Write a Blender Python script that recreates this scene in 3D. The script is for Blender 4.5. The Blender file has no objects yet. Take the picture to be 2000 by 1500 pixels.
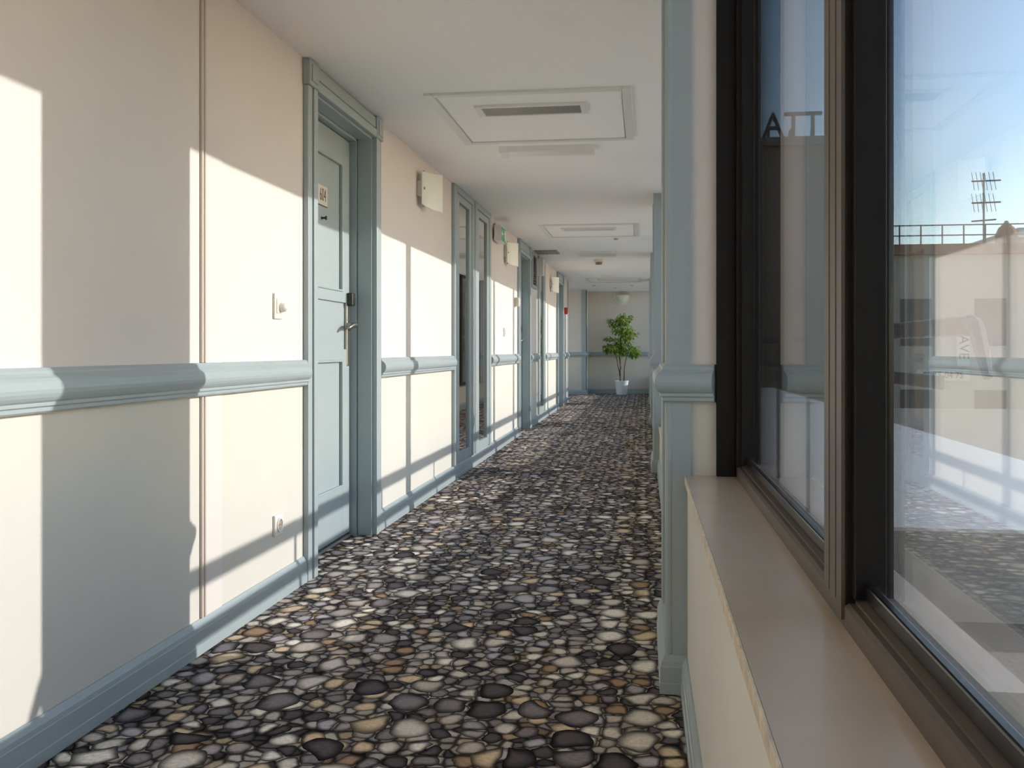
import bpy, bmesh, math, random
from mathutils import Vector, Matrix
random.seed(7)
S = bpy.context.scene
COL = S.collection
PI = math.pi
# ------------------------------------------------------------------ camera
THETA = math.atan(258 / 1850.0)
cam_d = bpy.data.cameras.new('camera'); cam = bpy.data.objects.new('camera', cam_d); COL.objects.link(cam)
cam.location = (0, 0, 1.0)
cam.rotation_euler = (PI / 2, 0, THETA)
cam_d.sensor_width = 36; cam_d.lens = 36 * 1850 / 2000.0
cam_d.shift_y = -66 / 2000.0
cam_d.clip_start = 0.02; cam_d.clip_end = 500
S.camera = cam
# ------------------------------------------------------------------ world / sun / exposure
SQ, SS = 0.35, 0.337            # sun: per metre towards +x it is SQ further along +y and SS higher
world = bpy.data.worlds.new('world'); S.world = world; world.use_nodes = True
wn = world.node_tree; wn.nodes.clear()
sky = wn.nodes.new('ShaderNodeTexSky'); sky.sky_type = 'NISHITA'; sky.sun_disc = False
sky.sun_elevation = math.atan(SS / math.hypot(1, SQ)); sky.sun_rotation = math.atan2(1, SQ)
sky.air_density = 1.0; sky.dust_density = 0.3; sky.ozone_density = 1.5; sky.altitude = 50
bg = wn.nodes.new('ShaderNodeBackground'); bg.inputs['Strength'].default_value = 0.17
wo = wn.nodes.new('ShaderNodeOutputWorld')
wn.links.new(sky.outputs[0], bg.inputs[0]); wn.links.new(bg.outputs[0], wo.inputs[0])
sd = bpy.data.lights.new('sun', 'SUN'); sd.energy = 2.45; sd.angle = math.radians(0.5); sd.color = (1.0, 0.95, 0.89)
so = bpy.data.objects.new('sun', sd); COL.objects.link(so); so.location = (6, 2, 5)
so.rotation_euler = Vector((-1, -SQ, -SS)).to_track_quat('-Z', 'Y').to_euler()
S.view_settings.view_transform = 'Standard'; S.view_settings.look = 'None'
S.view_settings.gamma = 1.0; S.view_settings.use_curve_mapping = False
S.view_settings.exposure = 1.2

# ------------------------------------------------------------------ materials
MATS = {}
def mat(name, col, rough=0.6, metal=0.0, bump=0.0, bscale=60.0, var=0.0, vscale=8.0, spec=0.5, trans=0.0, emis=None):
    if name in MATS: return MATS[name]
    m = bpy.data.materials.new(name); m.use_nodes = True
    nt = m.node_tree; b = nt.nodes['Principled BSDF']
    b.inputs['Base Color'].default_value = (*col, 1); b.inputs['Roughness'].default_value = rough
    b.inputs['Metallic'].default_value = metal; b.inputs['Specular IOR Level'].default_value = spec
    if trans: b.inputs['Transmission Weight'].default_value = trans
    tc = nt.nodes.new('ShaderNodeTexCoord')
    if var:
        n = nt.nodes.new('ShaderNodeTexNoise'); n.inputs['Scale'].default_value = vscale; n.inputs['Detail'].default_value = 5
        nt.links.new(tc.outputs['Object'], n.inputs['Vector'])
        r = nt.nodes.new('ShaderNodeValToRGB')
        r.color_ramp.elements[0].position = 0.3; r.color_ramp.elements[1].position = 0.7
        r.color_ramp.elements[0].color = (*[c * (1 - var) for c in col], 1)
        r.color_ramp.elements[1].color = (*[min(1, c * (1 + var)) for c in col], 1)
        nt.links.new(n.outputs[0], r.inputs[0]); nt.links.new(r.outputs[0], b.inputs['Base Color'])
    if bump:
        n2 = nt.nodes.new('ShaderNodeTexNoise'); n2.inputs['Scale'].default_value = bscale; n2.inputs['Detail'].default_value = 4
        nt.links.new(tc.outputs['Object'], n2.inputs['Vector'])
        bp = nt.nodes.new('ShaderNodeBump'); bp.inputs['Strength'].default_value = bump; bp.inputs['Distance'].default_value = 0.004
        nt.links.new(n2.outputs[0], bp.inputs['Height']); nt.links.new(bp.outputs[0], b.inputs['Normal'])
    MATS[name] = m
    return m
UP = mat('wall_upper', (0.735, 0.685, 0.65), 0.85, bump=0.12, bscale=240, var=0.015, vscale=3)
LO = mat('wall_lower', (0.68, 0.655, 0.585), 0.85, bump=0.12, bscale=240, var=0.02, vscale=3)
CEIL = mat('ceiling_plaster', (0.95, 0.925, 0.885), 0.9, bump=0.5, bscale=110)
BLUE = mat('blue_paint', (0.375, 0.44, 0.455), 0.38, bump=0.06, bscale=90, var=0.02, vscale=6)
WHITE = mat('white_plastic', (0.82, 0.80, 0.75), 0.4)
IVORY = mat('ivory_plastic', (0.85, 0.79, 0.68), 0.35)
GREYW = mat('white_metal', (0.78, 0.77, 0.73), 0.4)
BLACKAL = mat('dark_aluminium', (0.014, 0.012, 0.011), 0.45, var=0.15, vscale=20, spec=0.2)
BROWNAL = mat('bronze_aluminium', (0.10, 0.078, 0.062), 0.45)
RUBBER = mat('black_gasket', (0.01, 0.01, 0.011), 0.25)
STEEL = mat('satin_steel', (0.42, 0.40, 0.36), 0.3, metal=1.0)
DARK = mat('dark_plastic', (0.02, 0.02, 0.022), 0.3)
MIRROR = mat('mirror_glass', (0.62, 0.58, 0.52), 0.03, metal=1.0)
FROST = mat('frosted_glass', (0.80, 0.82, 0.76), 0.35, spec=0.6)
GREEN = mat('exit_green', (0.05, 0.42, 0.20), 0.4)
RED = mat('alarm_red', (0.70, 0.02, 0.03), 0.4)
SILL = mat('beige_stone', (0.56, 0.475, 0.38), 0.22, var=0.05, vscale=7)
SILLE = mat('sill_edge_wood', (0.66, 0.56, 0.42), 0.5, var=0.2, vscale=40)
PLATE = mat('number_plate_beige', (0.72, 0.66, 0.55), 0.4)
INK = mat('black_ink', (0.015, 0.013, 0.012), 0.5)
LOUV = mat('louvre_brown', (0.30, 0.25, 0.21), 0.5)
GRILLE = mat('grille_grey', (0.42, 0.40, 0.37), 0.35, metal=0.6)
DIFF = mat('lamp_diffuser', (0.80, 0.78, 0.72), 0.3)
POT = mat('white_pot', (0.82, 0.82, 0.80), 0.35)
BARK = mat('bark', (0.16, 0.10, 0.06), 0.8, bump=0.4, bscale=60, var=0.3, vscale=30)
SOIL = mat('soil', (0.05, 0.035, 0.025), 0.95)
CONC = mat('terrace_concrete', (0.50, 0.46, 0.41), 0.85, var=0.08, vscale=4)
GRAVEL = mat('roof_gravel', (0.30, 0.265, 0.22), 0.9, bump=1.0, bscale=40, var=0.25, vscale=50)
RAILM = mat('railing_metal', (0.12, 0.12, 0.13), 0.4, metal=0.6)
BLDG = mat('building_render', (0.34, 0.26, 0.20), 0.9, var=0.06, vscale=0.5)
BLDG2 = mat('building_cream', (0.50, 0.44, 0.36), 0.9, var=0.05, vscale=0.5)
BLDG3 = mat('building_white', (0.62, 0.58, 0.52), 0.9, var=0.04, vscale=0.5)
ROOF = mat('roof_tile', (0.30, 0.17, 0.11), 0.85, var=0.2, vscale=6)
LETT = mat('sign_letters', (0.13, 0.12, 0.11), 0.5)
CITY = mat('city_ground', (0.25, 0.24, 0.23), 0.95, var=0.2, vscale=0.2)
WGLASS = mat('far_window_glass', (0.04, 0.05, 0.07), 0.1)

def glass_mat():
    m = bpy.data.materials.new('window_glass'); m.use_nodes = True
    nt = m.node_tree; nt.nodes.clear()
    out = nt.nodes.new('ShaderNodeOutputMaterial'); mix = nt.nodes.new('ShaderNodeMixShader')
    tr = nt.nodes.new('ShaderNodeBsdfTransparent'); tr.inputs[0].default_value = (0.985, 0.985, 0.985, 1)
    gl = nt.nodes.new('ShaderNodeBsdfGlossy'); gl.inputs['Roughness'].default_value = 0.0
    lw = nt.nodes.new('ShaderNodeLayerWeight'); lw.inputs[0].default_value = 0.5
    p = nt.nodes.new('ShaderNodeMath'); p.operation = 'POWER'; p.inputs[1].default_value = 5.0
    ma = nt.nodes.new('ShaderNodeMath'); ma.operation = 'MULTIPLY_ADD'; ma.inputs[1].default_value = 0.90; ma.inputs[2].default_value = 0.10
    nt.links.new(lw.outputs['Facing'], p.inputs[0]); nt.links.new(p.outputs[0], ma.inputs[0])
    nt.links.new(ma.outputs[0], mix.inputs[0]); nt.links.new(tr.outputs[0], mix.inputs[1]); nt.links.new(gl.outputs[0], mix.inputs[2])
    nt.links.new(mix.outputs[0], out.inputs[0])
    return m
GLASS = glass_mat()

def carpet_mat():
    m = bpy.data.materials.new('pebble_carpet'); m.use_nodes = True
    nt = m.node_tree; N = nt.nodes; L = nt.links; b = N['Principled BSDF']
    b.inputs['Roughness'].default_value = 0.95; b.inputs['Specular IOR Level'].default_value = 0.1
    tc = N.new('ShaderNodeTexCoord')
    def mth(op, a, bb=None, c=None):
        n = N.new('ShaderNodeMath'); n.operation = op
        for i, v in enumerate((a, bb, c)):
            if v is None: continue
            if isinstance(v, (int, float)): n.inputs[i].default_value = v
            else: L.new(v, n.inputs[i])
        return n.outputs[0]
    # gentle warp so the stone outlines are uneven
    wnz = N.new('ShaderNodeTexNoise'); wnz.inputs['Scale'].default_value = 9; wnz.inputs['Detail'].default_value = 2
    L.new(tc.outputs['Object'], wnz.inputs['Vector'])
    ws = N.new('ShaderNodeVectorMath'); ws.operation = 'MULTIPLY_ADD'
    L.new(wnz.outputs['Color'], ws.inputs[0]); ws.inputs[1].default_value = (0.05, 0.05, 0); L.new(tc.outputs['Object'], ws.inputs[2])
    mott = N.new('ShaderNodeTexNoise'); mott.inputs['Scale'].default_value = 85; mott.inputs['Detail'].default_value = 6; mott.inputs['Roughness'].default_value = 0.7
    L.new(tc.outputs['Object'], mott.inputs['Vector'])
    ramp_cols = [(0.0, (0.055, 0.047, 0.05)), (0.16, (0.13, 0.115, 0.12)), (0.32, (0.21, 0.19, 0.185)), (0.44, (0.29, 0.255, 0.225)),
                 (0.60, (0.20, 0.135, 0.085)), (0.66, (0.36, 0.33, 0.295)), (0.78, (0.36, 0.285, 0.195)), (0.85, (0.45, 0.42, 0.375)), (0.94, (0.25, 0.235, 0.25))]
    def layer(scale, stretch, off):
        mp = N.new('ShaderNodeMapping'); mp.inputs['Scale'].default_value = (stretch[0], stretch[1], 0); mp.inputs['Location'].default_value = off
        L.new(ws.outputs[0], mp.inputs[0])
        v = N.new('ShaderNodeTexVoronoi'); v.voronoi_dimensions = '2D'; v.inputs['Scale'].default_value = scale; v.inputs['Randomness'].default_value = 0.78
        e = N.new('ShaderNodeTexVoronoi'); e.voronoi_dimensions = '2D'; e.feature = 'DISTANCE_TO_EDGE'; e.inputs['Scale'].default_value = scale; e.inputs['Randomness'].default_value = 0.78
        L.new(mp.outputs[0], v.inputs['Vector']); L.new(mp.outputs[0], e.inputs['Vector'])
        sep = N.new('ShaderNodeSeparateColor'); L.new(v.outputs['Color'], sep.inputs[0])
        cr = N.new('ShaderNodeValToRGB'); cr.color_ramp.interpolation = 'CONSTANT'
        els = cr.color_ramp.elements
        els[0].position = 0; els[0].color = (*ramp_cols[0][1], 1)
        els[1].position = ramp_cols[1][0]; els[1].color = (*ramp_cols[1][1], 1)
        for p_, c_ in ramp_cols[2:]:
            x = els.new(p_); x.color = (*c_, 1)
        L.new(sep.outputs[0], cr.inputs[0])
        return v, e, sep, cr
    v0, e0, s0, c0 = layer(26.0, (1.0, 0.9), (7.3, 2.2, 0))
    v1, e1, s1, c1 = layer(14.2, (1.0, 0.88), (0.3, 0.7, 0))
    v2, e2, s2, c2 = layer(8.2, (1.0, 0.82), (3.1, 1.7, 0))
    # printed roundness: each stone is palest in its middle, dark at its rim
    def sstep(val, lo, hi):
        mr = N.new('ShaderNodeMapRange'); mr.interpolation_type = 'SMOOTHSTEP'
        mr.inputs['From Min'].default_value = lo; mr.inputs['From Max'].default_value = hi
        L.new(val, mr.inputs['Value']); return mr.outputs[0]
    def stone(e, v, lo, hi, ra, rb):
        return mth('MULTIPLY', sstep(e.outputs['Distance'], lo, hi), sstep(v.outputs['Distance'], ra, rb))
    def cover(e, v, ed, r):
        return mth('MULTIPLY', mth('GREATER_THAN', e.outputs['Distance'], ed), mth('LESS_THAN', v.outputs['Distance'], r))
    def mixf(f, a_, b__, typ):
        n = N.new('ShaderNodeMix'); n.data_type = typ
        L.new(f, n.inputs['Factor'])
        ia, ib = [q for q in n.inputs if q.name == 'A' and q.enabled][0], [q for q in n.inputs if q.name == 'B' and q.enabled][0]
        L.new(a_, ia); L.new(b__, ib)
        return [q for q in n.outputs if q.enabled][0]
    r0 = mth('MULTIPLY', stone(e0, v0, 0.0, 0.25, 0.75, 0.35), 0.55)
    r1 = stone(e1, v1, 0.02, 0.22, 0.52, 0.18)
    r2 = stone(e2, v2, 0.05, 0.24, 0.50, 0.16)
    in1 = cover(e1, v1, 0.03, 0.475)
    in2 = mth('MULTIPLY', mth('GREATER_THAN', s2.outputs[1], 0.52), cover(e2, v2, 0.055, 0.455))
    cc = mixf(in2, mixf(in1, c0.outputs[0], c1.outputs[0], 'RGBA'), c2.outputs[0], 'RGBA')
    rr = mixf(in2, mixf(in1, r0, r1, 'FLOAT'), r2, 'FLOAT')
    shade = mth('MULTIPLY_ADD', rr, 0.94, 0.06)
    mo = mth('MULTIPLY_ADD', mott.outputs[0], 1.3, 0.4)
    tot = mth('MULTIPLY', shade, mo)
    sc = N.new('ShaderNodeVectorMath'); sc.operation = 'SCALE'
    L.new(cc, sc.inputs[0]); L.new(mth('MULTIPLY', tot, 1.95), sc.inputs['Scale'])
    L.new(sc.outputs[0], b.inputs['Base Color'])
    pile = N.new('ShaderNodeTexNoise'); pile.inputs['Scale'].default_value = 420
    L.new(tc.outputs['Object'], pile.inputs['Vector'])
    bp = N.new('ShaderNodeBump'); bp.inputs['Strength'].default_value = 0.3; bp.inputs['Distance'].default_value = 0.003
    L.new(pile.outputs[0], bp.inputs['Height']); L.new(bp.outputs[0], b.inputs['Normal'])
    return m
CARPET = carpet_mat()

# ------------------------------------------------------------------ mesh helpers
def obj(name, bm, m, parent=None, smooth=False):
    me = bpy.data.meshes.new(name)
    bmesh.ops.recalc_face_normals(bm, faces=bm.faces)
    bm.to_mesh(me); bm.free()
    for mm in (m if isinstance(m, (list, tuple)) else [m]): me.materials.append(mm)
    if smooth:
        for p in me.polygons: p.use_smooth = True
    o = bpy.data.objects.new(name, me); COL.objects.link(o)
    if parent is not None:
        o.parent = parent
    return o
def box(bm, x0, x1, y0, y1, z0, z1, bev=0.0, mi=0):
    r = bmesh.ops.create_cube(bm, size=1.0)
    vs = r['verts']
    for v in vs:
        v.co = Vector(((x0 + x1) / 2 + v.co.x * (x1 - x0), (y0 + y1) / 2 + v.co.y * (y1 - y0), (z0 + z1) / 2 + v.co.z * (z1 - z0)))
    fs = set()
    for v in vs:
        for f in v.link_faces: fs.add(f)
    for f in fs: f.material_index = mi
    if bev > 0:
        es = set()
        for v in vs:
            for e in v.link_edges: es.add(e)
        bmesh.ops.bevel(bm, geom=list(es), offset=bev, segments=2, affect='EDGES', profile=0.5)
    return vs
def prism(bm, pts, fa, fb, mi=0):
    """closed polygon pts (2D) mapped by fa(p), fb(p) to the two end loops"""
    a = [bm.verts.new(fa(p)) for p in pts]; b = [bm.verts.new(fb(p)) for p in pts]
    n = len(pts); fs = []
    for i in range(n):
        fs.append(bm.faces.new((a[i], a[(i + 1) % n], b[(i + 1) % n], b[i])))
    fs.append(bm.faces.new(a)); fs.append(bm.faces.new(list(reversed(b))))
    for f in fs: f.material_index = mi
def along_y(bm, prof, xw, sgn, y0, y1, m0=0.0, m1=0.0):
    """profile (d out of wall, z) run along y; m0/m1 = mitre factor at the ends"""
    prism(bm, prof, lambda p: (xw + sgn * p[0], y0 + m0 * p[0], p[1]), lambda p: (xw + sgn * p[0], y1 + m1 * p[0], p[1]))
def along_x(bm, prof, yw, sgn, x0, x1, m0=0.0, m1=0.0):
    prism(bm, prof, lambda p: (x0 + m0 * p[0], yw + sgn * p[0], p[1]), lambda p: (x1 + m1 * p[0], yw + sgn * p[0], p[1]))
def tube(bm, pts, rads, seg=8):
    pts = [Vector(p) for p in pts]
    if isinstance(rads, (int, float)): rads = [rads] * len(pts)
    rings = []
    for i, p in enumerate(pts):
        d = (pts[min(i + 1, len(pts) - 1)] - pts[max(i - 1, 0)]).normalized()
        u = d.cross(Vector((0, 0, 1)))
        if u.length < 1e-3: u = d.cross(Vector((0, 1, 0)))
        u.normalize(); w = d.cross(u)
        rings.append([bm.verts.new(p + (u * math.cos(2 * PI * k / seg) + w * math.sin(2 * PI * k / seg)) * rads[i]) for k in range(seg)])
    for a, b in zip(rings[:-1], rings[1:]):
        for k in range(seg): bm.faces.new((a[k], a[(k + 1) % seg], b[(k + 1) % seg], b[k]))
    bm.faces.new(rings[0]); bm.faces.new(list(reversed(rings[-1])))
def lathe(bm, prof, c, axis='z', seg=24, a0=0.0, a1=2 * PI):
    """prof (r, h) revolved about an axis through c"""
    full = abs(a1 - a0 - 2 * PI) < 1e-6
    n = seg if full else seg + 1
    rings = []
    for r, h in prof:
        ring = []
        for k in range(n):
            t = a0 + (a1 - a0) * k / seg
            p = {'z': (r * math.cos(t), r * math.sin(t), h), 'x': (h, r * math.cos(t), r * math.sin(t)), 'y': (r * math.cos(t), h, r * math.sin(t))}[axis]
            ring.append(bm.verts.new(Vector(c) + Vector(p)))
        rings.append(ring)
    for a, b in zip(rings[:-1], rings[1:]):
        for k in range(n if full else n - 1):
            bm.faces.new((a[k], a[(k + 1) % n], b[(k + 1) % n], b[k]))
    if full:
        if prof[0][0] > 1e-5: bm.faces.new(rings[0])
        if prof[-1][0] > 1e-5: bm.faces.new(list(reversed(rings[-1])))
    bmesh.ops.remove_doubles(bm, verts=bm.verts, dist=1e-6)
def B(name, dims, m, parent=None, bev=0.0):
    bm = bmesh.new(); box(bm, *dims, bev=bev); return obj(name, bm, m, parent)
def structure(o): o['kind'] = 'structure'; return o
def tag(o, label, cat, group=None):
    o['label'] = label; o['category'] = cat
    if group: o['group'] = group
    return o
def empty(name, loc=(0, 0, 0)):
    o = bpy.data.objects.new(name, None); COL.objects.link(o); o.location = loc; o.empty_display_size = 0.1
    return o
def put(o, parent):
    """parent o (built in world coordinates) to an empty"""
    o.parent = parent; o.matrix_parent_inverse = Matrix.Translation(parent.location).inverted(); return o
def text_mesh(name, s, size, ext, m, parent, mw, sx=1.0, font_sh=0.0):
    cu = bpy.data.curves.new(name, 'FONT'); cu.body = s; cu.size = size; cu.extrude = ext; cu.offset = font_sh; cu.align_x = 'CENTER'; cu.align_y = 'CENTER'
    t = bpy.data.objects.new(name, cu); COL.objects.link(t)
    bpy.context.view_layer.update()
    me = bpy.data.meshes.new_from_object(t.evaluated_get(bpy.context.evaluated_depsgraph_get()))
    bpy.data.objects.remove(t)
    me.transform(Matrix.Diagonal((sx, 1, 1, 1))); me.transform(mw)
    me.materials.clear(); me.materials.append(m)
    o = bpy.data.objects.new(name, me); COL.objects.link(o)
    if parent: put(o, parent)
    return o

XW = -1.46                      # left wall face
def ceil_z(y): return 2.243 + 0.0052 * y
HR = 0.905                      # wall colour changes behind the chair rail
# ------------------------------------------------------------------ floor, ceiling
YB, YE = -8.2, 22.0
bm = bmesh.new(); box(bm, -3.4, 0.36, YB - 0.15, YE + 0.15, -0.12, 0.0)
structure(obj('floor', bm, CARPET))
bm = bmesh.new()
prism(bm, [(-3.4, 0), (0.335, 0), (0.335, 0.25), (-3.4, 0.25)],
      lambda p: (p[0], YB - 0.15, ceil_z(YB - 0.15) + p[1]), lambda p: (p[0], YE + 0.15, ceil_z(YE + 0.15) + p[1]))
structure(obj('ceiling', bm, CEIL))
# ------------------------------------------------------------------ left wall (two paint colours, niches for the recessed doors)
DOORS = [(4.04, 4.97), (11.02, 11.95), (16.0, 16.93)]
MIRR = [(7.12, 7.97), (8.02, 8.87), (13.02, 13.87)]
bm = bmesh.new()
def wall_seg_y(y0, y1, xa, xb, za=None, zb=None):
    z0 = 0.0 if za is None else za; z1 = 2.45 if zb is None else zb
    if z0 < HR: box(bm, xa, xb, y0, y1, z0, min(HR, z1), mi=0)
    if z1 > HR: box(bm, xa, xb, y0, y1, max(HR, z0), z1, mi=1)
prev = YB - 0.15
for a, b in DOORS:
    wall_seg_y(prev, a, XW - 0.25, XW)
    wall_seg_y(a, b, XW - 0.25, XW, 2.15, 2.45)      # over the door
    wall_seg_y(a, b, XW - 0.25, XW - 0.19, 0, 2.15)  # closes the niche behind the leaf
    prev = b
wall_seg_y(prev, 18.2, XW - 0.25, XW)
structure(obj('wall_left', bm, [LO, UP]))
# far end: alcove to the left, stub wall, back wall
bm = bmesh.new()
wall_seg_y(18.05, 18.2, -3.4, XW - 0.25)
structure(obj('wall_alcove', bm, [LO, UP]))
bm = bmesh.new(); wall_seg_y(18.2, 21.3, -3.4, -3.25, 0, 0.5); structure(obj('wall_alcove_end', bm, [LO, UP]))
w8 = structure(empty('window_8', (-3.32, 19.75, 0.5)))  # unseen window, added so sky light reaches the far end
for nm, d in (('jamb', (-3.36, -3.29, 18.2, 18.26, 0.5, 2.34)), ('jamb', (-3.36, -3.29, 21.24, 21.3, 0.5, 2.34)), ('bottom_rail', (-3.36, -3.29, 18.26, 21.24, 0.5, 0.56)), ('top_rail', (-3.36, -3.29, 18.26, 21.24, 2.29, 2.34)), ('mullion', (-3.36, -3.29, 19.72, 19.78, 0.56, 2.29))):
    put(B(nm, d, BLACKAL), w8)
for d in ((-3.328, -3.322, 18.26, 19.72, 0.56, 2.29), (-3.328, -3.322, 19.78, 21.24, 0.56, 2.29)): put(B('pane', d, GLASS), w8)
bm = bmesh.new(); wall_seg_y(21.3, 22.15, -3.4, -1.29); structure(obj('wall_stub', bm, [LO, UP]))
bm = bmesh.new(); wall_seg_y(22.0, 22.15, -1.29, 0.36); structure(obj('wall_back', bm, [LO, UP]))
bm = bmesh.new(); wall_seg_y(YB - 0.15, YB, XW, 0.36); structure(obj('wall_behind', bm, [LO, UP]))

# ------------------------------------------------------------------ mouldings
def arc(cx, cz, rx, rz, a0, a1, n):
    return [(cx + rx * math.cos(a0 + (a1 - a0) * i / n), cz + rz * math.sin(a0 + (a1 - a0) * i / n)) for i in range(n + 1)]
RAIL = [(0, 0.848), (0.018, 0.848), (0.024, 0.853), (0.024, 0.862), (0.030, 0.866), (0.030, 0.872)] + \
       arc(0.020, 0.906, 0.027, 0.034, -1.2, 1.2, 8) + [(0.024, 0.944), (0.024, 0.950), (0.016, 0.958), (0, 0.958)]
BASE = [(0, 0), (0.020, 0), (0.020, 0.03), (0.018, 0.032), (0.018, 0.078), (0.016, 0.080), (0.014, 0.092), (0.008, 0.104), (0.005, 0.110), (0, 0.110)]
n_trim = 0
def rail_left(y0, y1):
    global n_trim; n_trim += 1
    bm = bmesh.new(); along_y(bm, RAIL, XW, 1, y0, y1, 0.25, -0.25)
    o = structure(obj('trim_%d' % n_trim, bm, BLUE)); o['label'] = 'rounded blue-grey chair rail on left wall'
for a, b in [(YB, 3.93), (5.08, 7.12), (8.87, 10.91), (12.06, 13.02), (13.87, 15.89), (17.04, 18.2)]: rail_left(a, b)
bm = bmesh.new()
for a, b in [(YB, 3.93), (5.08, 10.91), (12.06, 15.89), (17.04, 18.2)]:
    along_y(bm, BASE, XW, 1, a, b)
structure(obj('baseboard_left', bm, BLUE))
# stub and back wall mouldings
n_trim += 1; bm = bmesh.new(); along_x(bm, RAIL, 21.3, -1, -3.25, -1.29, 0, 1); along_y(bm, RAIL, -1.29, 1, 21.3, 22.0, -1, -1); along_x(bm, RAIL, 22.0, -1, -1.29, 0.12, 1, 0)
structure(obj('trim_%d' % n_trim, bm, BLUE))
bm = bmesh.new(); along_x(bm, BASE, 21.3, -1, -3.25, -1.29, 0, 1); along_y(bm, BASE, -1.29, 1, 21.3, 22.0, -1, -1); along_x(bm, BASE, 22.0, -1, -1.29, 0.12, 1, 0)
structure(obj('baseboard_back', bm, BLUE))
# blue corner boards: end of the left wall, corner of the stub
n_trim += 1; bm = bmesh.new(); box(bm, XW - 0.02, XW + 0.014, 18.13, 18.214, 0.11, 2.33); structure(obj('trim_%d' % n_trim, bm, BLUE))
n_trim += 1; bm = bmesh.new(); box(bm, -1.39, -1.276, 21.286, 21.30, 0.11, 2.345); box(bm, -1.29, -1.276, 21.286, 21.37, 0.11, 2.345); structure(obj('trim_%d' % n_trim, bm, BLUE))
# joint cover strip on the near left wall: two ribs and a flat board
n_trim += 1; bm = bmesh.new()
for (za, zb) in ((0.110, 0.848), (0.958, 2.25)):
    box(bm, XW, XW + 0.010, 2.968, 2.980, za, zb, 0.003); box(bm, XW, XW + 0.010, 2.990, 3.002, za, zb, 0.003); box(bm, XW, XW + 0.004, 2.98, 2.99, za, zb)
structure(obj('trim_%d' % n_trim, bm, mat('joint_beige', (0.66, 0.58, 0.50), 0.6)))
n_trim += 1; bm = bmesh.new(); box(bm, XW, XW + 0.005, 3.002, 3.125, 0.110, 0.848); box(bm, XW, XW + 0.005, 3.002, 3.125, 0.958, 1.75)
structure(obj('trim_%d' % n_trim, bm, UP))

# ------------------------------------------------------------------ right wall: parapets, piers
PIERS = [(-7.23, 0.055), (-2.205, 0.055), (2.82, 0.055), (7.845, 0.068), (12.87, 0.080), (17.90, 0.09)]
PL = 0.60
def window_sill_z(i): return 0.614 if i <= 0 else 0.36
bays = []
edges = [YB] + [p[0] for p in PIERS] + [YE]
for i in range(len(PIERS) + 1):
    y0 = YB if i == 0 else PIERS[i - 1][0] + PL
    y1 = YE if i == len(PIERS) else PIERS[i][0]
    bays.append((y0, y1))
bm = bmesh.new()
for i, (y0, y1) in enumerate(bays):
    zt = 0.614 if i <= 2 else 0.36
    box(bm, 0.125, 0.335, y0, y1, 0, zt, mi=0)
for (py, px) in PIERS:
    box(bm, px + 0.022, 0.335, py, py + PL, 0, HR, mi=0); box(bm, px + 0.022, 0.335, py, py + PL, HR, 2.45, mi=1)
structure(obj('wall_right', bm, [LO, UP]))
bm = bmesh.new()
for i, (y0, y1) in enumerate(bays):
    along_y(bm, BASE, 0.125, -1, y0, y1)
structure(obj('baseboard_right', bm, BLUE))
# pier dressing: corner boards with a bead, chair-rail collar, plinth
RAILP = RAIL
for k, (py, px) in enumerate(PIERS):
    xf = px + 0.022
    n_trim += 1; bm = bmesh.new()
    for yy, s in ((py, -1), (py + PL, 1)):
        ya, yb = (yy - 0.010, yy + 0.055) if s < 0 else (yy - 0.055, yy + 0.010)
        zc = ceil_z(py)
        for za, zb in ((0.11, 0.85), (0.956, zc)):
            box(bm, xf - 0.012, xf, ya, yb, za, zb)                                          # board on the corridor face
            yo = (yy - 0.012, yy) if s < 0 else (yy, yy + 0.012)
            box(bm, xf, xf + 0.058, yo[0], yo[1], za, zb)                                     # board on the return face
            tube(bm, [(xf - 0.004, yy + s * 0.004, za), (xf - 0.004, yy + s * 0.004, zb)], 0.012, 10)   # rounded corner bead
    structure(obj('trim_%d' % n_trim, bm, BLUE))
    n_trim += 1; bm = bmesh.new()
    along_y(bm, RAIL, xf, -1, py, py + PL, -1, 1)
    along_x(bm, RAIL, py, -1, xf, 0.208, -1, -0.35)
    along_x(bm, RAIL, py + PL, 1, xf, 0.208, -1, -0.35)
    o = structure(obj('trim_%d' % n_trim, bm, BLUE)); o['label'] = 'blue-grey chair rail collar around window pier'
    n_trim += 1; bm = bmesh.new()
    PB = [(d + 0.010 if z > 0 or d > 0 else d, z) for d, z in BASE]
    PB = [(0, 0)] + [(d + 0.012, z) for d, z in BASE[1:-1]] + [(0, 0.112)]
    along_y(bm, PB, xf, -1, py, py + PL, -1, 1)
    along_x(bm, PB, py, -1, xf, 0.128, -1, 0); along_x(bm, PB, py + PL, 1, xf, 0.128, -1, 0)
    structure(obj('trim_%d' % n_trim, bm, BLUE))

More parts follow.
